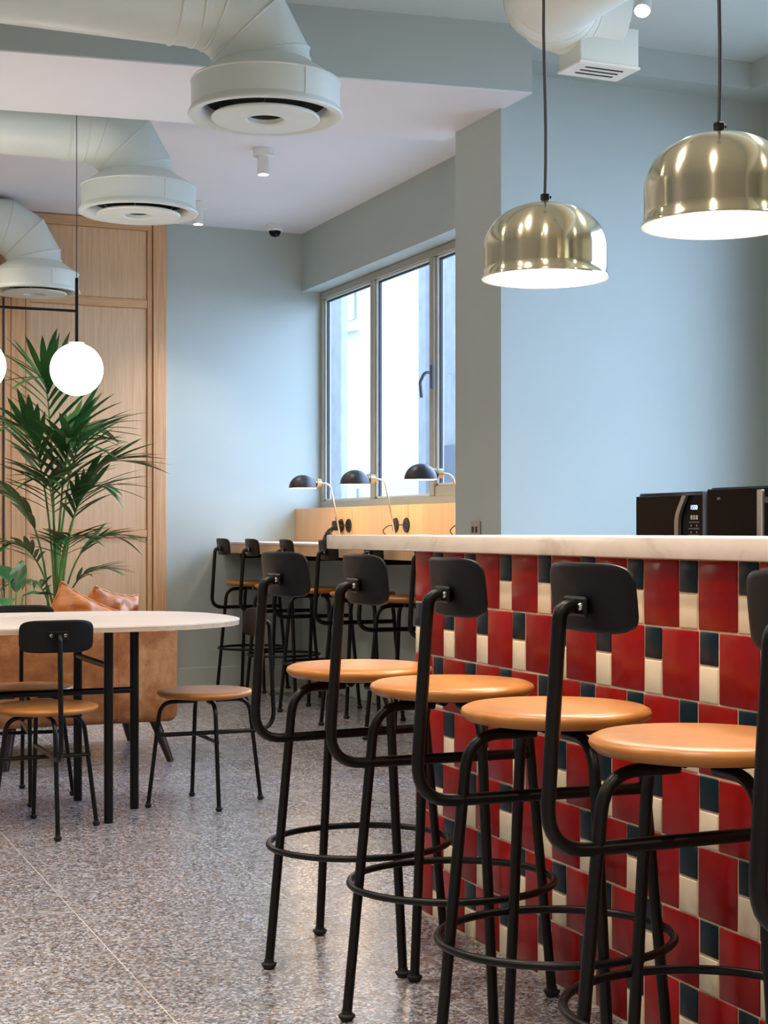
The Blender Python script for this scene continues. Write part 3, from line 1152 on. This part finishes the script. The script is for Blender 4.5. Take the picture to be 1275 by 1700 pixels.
def duct_outlet(name, y, x_len, label, dz=0.0):
    X0 = 1.83
    r = 0.167
    za = 3.002 + dz
    R = 0.25
    root = tag(empty(name, (X0, y, 2.6)), label, 'air duct', 'round air ducts with disc diffusers')
    off = 2.6

    def ring(ang, rr=r, miter=1.0):
        # ang 0 = vertical run, 90 = horizontal run towards -x; centre of bend at (-R, za-R)
        cx, cz = -R + R * math.cos(ang), za - R - off + R * math.sin(ang)
        u = (math.cos(ang) * miter, 0, math.sin(ang) * miter)
        return ((cx, 0, cz), u, (0, 1, 0), rr)
    mi = 1 / math.cos(math.radians(15))
    angs = [math.radians(a) for a in (15, 45, 75)]
    # straight horizontal run
    hx = [-R - 0.02, -R - 0.9, -R - x_len]
    vs, fs = sweep_rings([((x, 0, za - off), (0, 0, 1), (0, 1, 0), r) for x in hx])
    run = MB().add(vs, fs).build('duct_run', 'duct', root, 40)
    for x in (-R - 0.02, -R - 0.10, -R - 0.9, -R - 1.8):
        if x > -R - x_len:
            MB().tube([Vector((x, 0, za - off)) + Vector((0, math.cos(2 * PI * k / 40), math.sin(2 * PI * k / 40))) * (r + 0.001) for k in range(40)], 0.005, 6, True).build('seam', 'duct', run, 60)
    # gored elbow: straight cylinder pieces meeting on mitred planes
    rings = [((0, 0, 2.745 - off), (1, 0, 0), (0, 1, 0), r)]
    rings += [ring(a, r, mi) for a in angs]
    rings += [((-R - 0.02, 0, za - off), (0, 0, 1), (0, 1, 0), r)]
    vs, fs = sweep_rings(rings)
    el = MB().add(vs, fs).build('elbow', 'duct', root, 12)
    for a in angs:
        c, u, v, rr = ring(a, r + 0.001, mi)
        MB().tube([Vector(c) + Vector(u) * (rr * math.cos(2 * PI * k / 40)) + Vector(v) * (rr * math.sin(2 * PI * k / 40)) for k in range(40)], 0.0042, 6, True).build('seam', 'duct', el, 60)
    # plenum: cone, band and rolled rim
    z = lambda h: h - off
    col = MB().lathe([(r + 0.001, z(2.815)), (r + 0.004, z(2.80)), (0.262, z(2.737)), (0.272, z(2.728)), (0.272, z(2.625))], 56).build('plenum', 'duct', root, 25)
    MB().lathe([(0.2725, z(2.724)), (0.276, z(2.728)), (0.2725, z(2.733))], 56).build('bead', 'duct', col, 60)
    MB().box(0.0, 0.004, -0.2745, -0.2715, z(2.628), z(2.722)).xf(Matrix.Rotation(math.radians(12), 4, 'Z')).build('seam', 'duct', col, 0)
    MB().lathe([(0.271, z(2.636)), (0.281, z(2.618)), (0.2835, z(2.610)), (0.2815, z(2.606)), (0.262, z(2.604)), (0.240, z(2.616)), (0.222, z(2.640)), (0.217, z(2.668))], 56).build('rim', 'duct', root, 50)
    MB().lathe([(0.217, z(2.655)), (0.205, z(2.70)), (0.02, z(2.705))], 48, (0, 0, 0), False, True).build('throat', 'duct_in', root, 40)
    disc = MB().lathe([(0.062, z(2.614)), (0.066, z(2.597)), (0.075, z(2.592)), (0.195, z(2.594)), (0.199, z(2.599)), (0.197, z(2.605)), (0.062, z(2.614))], 56).build('disc', 'duct', root, 30)
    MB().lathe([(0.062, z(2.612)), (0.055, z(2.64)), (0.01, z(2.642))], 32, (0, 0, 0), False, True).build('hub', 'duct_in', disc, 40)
    for k in range(3):
        a = 2.2 + k * 2.094
        MB().tube([(0.13 * math.cos(a), 0.13 * math.sin(a), z(2.606)), (0.19 * math.cos(a + 0.15), 0.19 * math.sin(a + 0.15), z(2.665))], 0.0035, 6).build('bracket', 'steel', disc, 40)
    return root


duct_outlet('air_duct', 5.41, 5.0, 'largest sage painted round air duct and disc diffuser, nearest the viewer')
duct_outlet('air_duct', 7.30, 5.0, 'middle sage painted round air duct, outlet above the globe lamps')
duct_outlet('air_duct', 9.98, 5.0, 'farthest sage painted round air duct, outlet beside the oak panelling', 0.022)

# duct with box grille at the upper right
dd = tag(empty('grille_duct', (2.49, 4.4, 2.87)), 'pale duct above the bar ending in a square box grille', 'air duct')
seg = 40
rr = 0.165
rings = []
for yv in (-6.5, -3.0, -1.0, 0.0):
    rings.append(((0, yv, 0), (1, 0, 0), (0, 0, 1), rr))
vs, fs = sweep_rings(rings)
MB().add(vs, fs).build('duct_run', 'duct', dd, 40)
Rb = 0.2
rings = []
for a in [0, 15, 37, 60, 80, 90]:
    t = math.radians(a)
    c = (Rb - Rb * math.cos(t), Rb * math.sin(t), 0)
    rings.append((c, (math.cos(t), -math.sin(t), 0), (0, 0, 1), rr))
rings.append(((Rb + 0.10, Rb, 0), (0, -1, 0), (0, 0, 1), rr))
rings.append(((Rb + 0.10, Rb, 0), (0, -1, 0), (0, 0, 1), 0.001))
vs, fs = sweep_rings(rings)
el = MB().add(vs, fs).build('elbow', 'duct', dd, 40)
for (c, u, v, r_) in rings[1:5]:
    MB().tube([Vector(c) + Vector(u) * (rr * math.cos(2 * PI * k / 40)) + Vector(v) * (rr * math.sin(2 * PI * k / 40)) for k in range(40)], 0.003, 6, True).build('seam', 'duct', el, 60)
gb = MB().box(2.625 - 2.49, 2.85 - 2.49, 4.50 - 4.4, 4.645 - 4.4, -0.217, -0.085, 0.002).build('grille_box', 'duct', dd, 0)
MB().box(2.62 - 2.49, 2.855 - 2.49, 4.495 - 4.4, 4.65 - 4.4, -0.222, -0.213, 0.002).build('grille_frame', 'white', gb, 0)
for k in range(3):
    MB().box(2.665 - 2.49, 2.81 - 2.49, 4.533 - 4.4 + k * 0.034, 4.540 - 4.4 + k * 0.034, -0.2245, -0.221).build('slot', 'duct_in', gb, 0)

# ================================================================== CEILING FITTINGS


def ceiling_spot(x, y, z, label, energy, tilt=(0, 0), head=None):
    r = tag(empty('ceiling_spotlight', (x, y, z)), label, 'spotlight', 'white cylinder ceiling spotlights')
    MB().lathe([(0.054, 0.0), (0.056, -0.003), (0.056, -0.040), (0.050, -0.043)], 28, (0, 0, 0), True, True).build('canopy', 'white', r, 30)
    hm = Matrix.Identity(4)
    if head:
        hm = Matrix.Translation((0, 0, -0.05)) @ Vector((0, 0, 1)).rotation_difference(Vector(head)).to_matrix().to_4x4() @ Matrix.Translation((0, 0, 0.05))
    MB().lathe([(0.030, -0.043), (0.0315, -0.05), (0.0335, -0.138), (0.030, -0.142), (0.027, -0.128)], 24).xf(hm).build('housing', 'white', r, 30)
    MB().lathe([(0.001, -0.128), (0.0275, -0.128)], 24).xf(hm).build('lens', 'glow_spot', r, 0)
    light('SPOT', 'ceiling_spotlight_beam', (x, y, z - 0.15), energy, WARM, 0.028, math.radians(95), 0.7, (x + tilt[0], y + tilt[1], 0))
    return r


ceiling_spot(2.75, 8.17, 3.2, 'white ceiling spotlight below the large near air diffuser', 38)
ceiling_spot(2.81, 9.66, 3.2, 'white ceiling spotlight above the edge of the oak panelling', 38)
ceiling_spot(3.33, 5.22, 3.24, 'lit ceiling spotlight above the bar, right of the box grille', 60, (-0.9, -0.9), (0.45, 0.55, 1.0))

dm = tag(empty('dome_camera', (3.50, 10.15, 3.2)), 'small white dome security camera on the ceiling by the corner', 'camera')
MB().lathe([(0.060, 0.0), (0.060, -0.035), (0.052, -0.045), (0.045, -0.047)], 28, (0, 0, 0), True, True).build('housing', 'white', dm, 30)
MB().lathe([(0.042, -0.046), (0.040, -0.062), (0.028, -0.080), (0.001, -0.088)], 24).build('dome', 'mw_glass', dm, 50)
tag(MB().tube([(1.0, 4.62, 3.20), (4.34, 4.62, 3.20)], 0.014, 8).build('ceiling_shadow', 'cord', None, 50),  # dark tube modelled in place of the shadow along a beam edge
    'thin dark conduit modelled as a strip on the ceiling at the upper right corner', 'shadow')

# ================================================================== PENDANTS OVER THE BAR


def pendant(x, y, zr, label):
    r = tag(empty('pendant_lamp', (x, y, zr)), label, 'pendant lamp', 'brass dome pendants over the bar')
    R, Hh = 0.1665, 0.205
    out = [(0.1715, 0.0), (0.1715, 0.006), (0.1675, 0.009), (0.1672, 0.03), (0.1668, 0.055)]
    for k in range(0, 25):
        a = PI / 2 * k / 24
        e = 2.0 / 2.12
        out.append((R * max(math.cos(a), 0.0) ** e + 0.0006, 0.078 + (Hh - 0.078) * math.sin(a) ** e))
    inn = [(max(p[0] - 0.003, 0.0004), p[1] - 0.0025) for p in out[2:]]
    sh = MB().lathe(out, 96).build('shade', 'brass', r, 60)
    MB().lathe([(0.1714, 0.0002), (0.162, 0.0002)] + inn, 96).build('lining', 'shade_in', sh, 60)
    MB().lathe([(0.001, 0.008), (0.158, 0.008), (0.161, 0.011)], 64).build('diffuser', 'glow_pendant', r, 60)
    MB().lathe([(0.012, Hh - 0.002), (0.012, Hh + 0.004), (0.006, Hh + 0.008), (0.003, Hh + 0.012)], 16, (0, 0, 0), True, True).build('cap', 'brass', r, 40)
    MB().box(-0.010, 0.010, -0.009, 0.009, Hh + 0.008, Hh + 0.026, 0.002).build('cord_grip', 'black', r, 0)
    MB().tube([(0.009, 0, Hh + 0.018), (0.018, 0, Hh + 0.018)], 0.004, 8).build('grip_screw', 'black', r, 50)
    zc = 3.24 - zr
    pts = [(0.0 + 0.003 * math.sin(k * 0.9) - 0.004 * k / 14, 0, Hh + 0.02 + (zc - Hh - 0.02) * k / 14) for k in range(15)]
    MB().tube(pts, 0.0042, 8).build('cord', 'cord', r, 60)
    MB().lathe([(0.05, zc), (0.05, zc - 0.02), (0.045, zc - 0.025)], 24, (0, 0, 0), True, True).build('canopy', 'black', r, 40)
    light('SPOT', 'pendant_light', (x, y, zr - 0.01), 22, WARM, 0.12, math.radians(150), 0.8, (x, y, 0))
    return r


pendant(2.05, 3.705, 1.772, 'polished brass dome pendant lamp hanging over the bar, left one')
pendant(2.05, 2.905, 1.772, 'polished brass dome pendant lamp at the right edge, larger looking')

# ================================================================== GLOBE LAMP
gl = tag(empty('globe_chandelier', (0.6, 6.992, 2.08)), 'black bar chandelier with glowing opal globes above the table', 'chandelier')
GX = [1.468, 1.035, 0.6, 0.165, -0.27]
MB().box(GX[-1] - 0.6, GX[0] - 0.6, -0.005, 0.005, -0.006, 0.006, 0.001).build('bar', 'black', gl, 0)
for i, gx in enumerate(GX):
    top = 0.150
    MB().box(gx - 0.6 - 0.0065, gx - 0.6 + 0.0065, -0.0065, 0.0065, -0.150, top if i in (0, 4) else 0.006, 0.001).build('rod', 'black', gl, 0)
    prof = [(0.118 * math.sin(PI * k / 24) + 0.0004, -0.118 * math.cos(PI * k / 24)) for k in range(24)]
    g = MB().lathe(prof, 48, (gx - 0.6, 0, -0.263)).build('globe', 'glow_globe', gl, 60)
    MB().lathe([(0.034, -0.154), (0.034, -0.142), (0.008, -0.139)], 24, (gx - 0.6, 0, 0), True, True).build('cap', 'white', gl, 40)
for gx in (GX[0], GX[-1]):
    MB().tube([(gx - 0.6, 0, 0.150), (gx - 0.6, 0, 1.12)], 0.0018, 6).build('wire', 'cord', gl, 60)

# ================================================================== PLANTS


def leaflet_mesh(L, W, droop, mat):
    n = 6
    vs, fs = [], []
    for i in range(n + 1):
        t = i / n
        w = W * (math.sin(PI * min(1, t * 0.92 + 0.08)) ** 0.8) * (1 if t < 1 else 0.0)
        x = L * t
        z = -droop * L * t * t
        vs += [(x, -w, z + w * 0.25), (x, 0, z), (x, w, z + w * 0.25)]
    for i in range(n):
        b = i * 3
        fs += [(b, b + 3, b + 4, b + 1), (b + 1, b + 4, b + 5, b + 2)]
    return MB().add(vs, fs).mesh('leaflet', mat, 60)


LEAF = [leaflet_mesh(1.0, 0.056, d, 'palm') for d in (0.06, 0.18, 0.34)]


def bez(p0, p1, p2, p3, t):
    s = 1 - t
    return p0 * s ** 3 + p1 * 3 * s * s * t + p2 * 3 * s * t * t + p3 * t ** 3


palm_base = Vector((1.88, 9.55, 0))
palm = tag(empty('kentia_palm', palm_base), 'tall kentia palm in front of the oak panelling', 'plant')
pot_prof = [(0.13, 0.0), (0.175, 0.30), (0.185, 0.31), (0.185, 0.34), (0.165, 0.34), (0.160, 0.30)]
MB().lathe(pot_prof, 32, (0, 0, 0), True, False).build('pot', 'pot', palm, 40)
MB().lathe([(0.001, 0.305), (0.163, 0.30)], 32).build('soil', 'soil', palm, 0)
# frond: (tip dx, dy, tip z, crown z, leaflets start fraction, pairs, leaflet length)
FR = [(-0.10, -0.05, 2.02, 0.50, 12, 0.36, 2),
      (0.12, 0.00, 1.70, 0.55, 12, 0.36, 0),
      (-0.26, -0.10, 1.72, 0.50, 12, 0.34, 1),
      (0.36, -0.10, 1.52, 0.55, 12, 0.34, 0),
      (0.05, -0.30, 1.62, 0.52, 12, 0.36, 1),
      (0.26, 0.10, 1.72, 0.55, 11, 0.32, 2),
      (-0.36, 0.02, 1.32, 0.55, 11, 0.30, 1),
      (0.22, -0.25, 1.36, 0.58, 11, 0.30, 2),
      (-0.12, -0.32, 1.40, 0.58, 11, 0.32, 0),
      (-0.32, -0.16, 1.02, 0.60, 10, 0.26, 2),
      (0.34, -0.02, 1.06, 0.62, 10, 0.26, 1),
      (0.02, -0.34, 1.06, 0.60, 10, 0.26, 2),
      (0.26, -0.14, 0.86, 0.62, 8, 0.22, 1),
      (-0.22, -0.20, 0.80, 0.62, 8, 0.22, 1)]
for (dx, dy, tz, st, npairs, ll, seed) in FR:
    r_ = random.Random(seed * 17 + int(tz * 100) + int(dx * 100))
    p0 = Vector((r_.uniform(-0.05, 0.05), r_.uniform(-0.05, 0.05), 0.30))
    tip = Vector((dx, dy, tz))
    p1 = Vector((dx * 0.05, dy * 0.05, 0.30 + (tz - 0.3) * 0.55))
    p2 = Vector((dx * 0.35, dy * 0.35, 0.30 + (tz - 0.3) * 1.02))
    N = 18
    pts = [bez(p0, p1, p2, tip, k / N) for k in range(N + 1)]
    rad = [0.0085 * (1 - 0.75 * k / N) + 0.001 for k in range(N + 1)]
    fr = MB().tube(pts, rad, 6).build('frond', 'palm_stem', palm, 60)
    for k in range(npairs):
        t = st + (1 - st) * (k + 0.5) / npairs
        c = bez(p0, p1, p2, tip, t)
        tg = (bez(p0, p1, p2, tip, min(1, t + 0.02)) - bez(p0, p1, p2, tip, t - 0.02)).normalized()
        side = tg.cross(Vector((0, 0, 1)))
        if side.length < 0.15:
            side = Vector((math.cos(seed + 0.4), math.sin(seed + 0.4), 0))
        side.normalize()
        for s in (-1, 1):
            q = k / npairs
            L = ll * (0.72 + 0.5 * math.sin(PI * (0.2 + 0.65 * q))) * r_.uniform(0.88, 1.1)
            d = (tg * (0.75 + 0.5 * q) + side * s * (0.85 - 0.35 * q) + Vector((0, 0, -0.10 + r_.uniform(-0.12, 0.12)))).normalized()
            upv = (Vector((0, 0, 1)) - d * d.z)
            if upv.length < 0.05:
                upv = Vector((1, 0, 0))
            upv.normalize()
            yv = upv.cross(d).normalized()
            zv = d.cross(yv)
            m = Matrix((d, yv, zv)).transposed()
            put('leaflet', LEAF[r_.choice((0, 1, 1, 2))], fr, c, m.to_euler(), (L, L * r_.uniform(0.85, 1.1), L))

fig_base = Vector((1.515, 8.95, 0))
fig = tag(empty('broad_leaf_plant', fig_base), 'low broad leaved plant at the left edge beside the palm', 'plant')
MB().lathe([(0.11, 0.0), (0.15, 0.24), (0.155, 0.27), (0.14, 0.27), (0.135, 0.24)], 28, (0, 0, 0), True, False).build('pot', 'pot', fig, 40)
MB().lathe([(0.001, 0.245), (0.137, 0.24)], 28).build('soil', 'soil', fig, 0)


def broad_leaf(L, W, droop):
    n, m = 10, 6
    vs, fs = [], []
    for i in range(n + 1):
        t = i / n
        w = W * math.sin(PI * min(0.999, t * 0.97 + 0.03)) ** 0.7
        for j in range(m + 1):
            s = 2 * j / m - 1
            vs.append((L * t, w * s, -droop * L * t * t + abs(s) * w * 0.22 + 0.004 * math.sin(9 * t + 4 * s)))
    for i in range(n):
        for j in range(m):
            a = i * (m + 1) + j
            fs.append((a, a + m + 1, a + m + 2, a + 1))
    return MB().add(vs, fs).mesh('leaf', 'fig', 60)


BL = [broad_leaf(0.20, 0.052, 0.25), broad_leaf(0.17, 0.048, 0.5)]
for (ax, el_, h, k) in [(10, 12, 0.72, 0), (35, -15, 0.66, 1), (-20, -10, 0.60, 0), (100, 40, 0.80, 0), (160, 20, 0.75, 1), (200, 5, 0.66, 0), (250, 15, 0.7, 1),
                        (300, -10, 0.62, 0), (60, 75, 0.74, 0), (330, 10, 0.55, 1)]:
    a = math.radians(ax)
    top = Vector((0.06 * math.cos(a), 0.06 * math.sin(a), h))
    st = MB().tube([(0, 0, 0.24), Vector((0.02 * math.cos(a), 0.02 * math.sin(a), h * 0.6)), top], 0.005, 6).build('stem', 'palm_stem', fig, 60)
    put('leaf', BL[k], st, top, (0, -math.radians(el_), a))
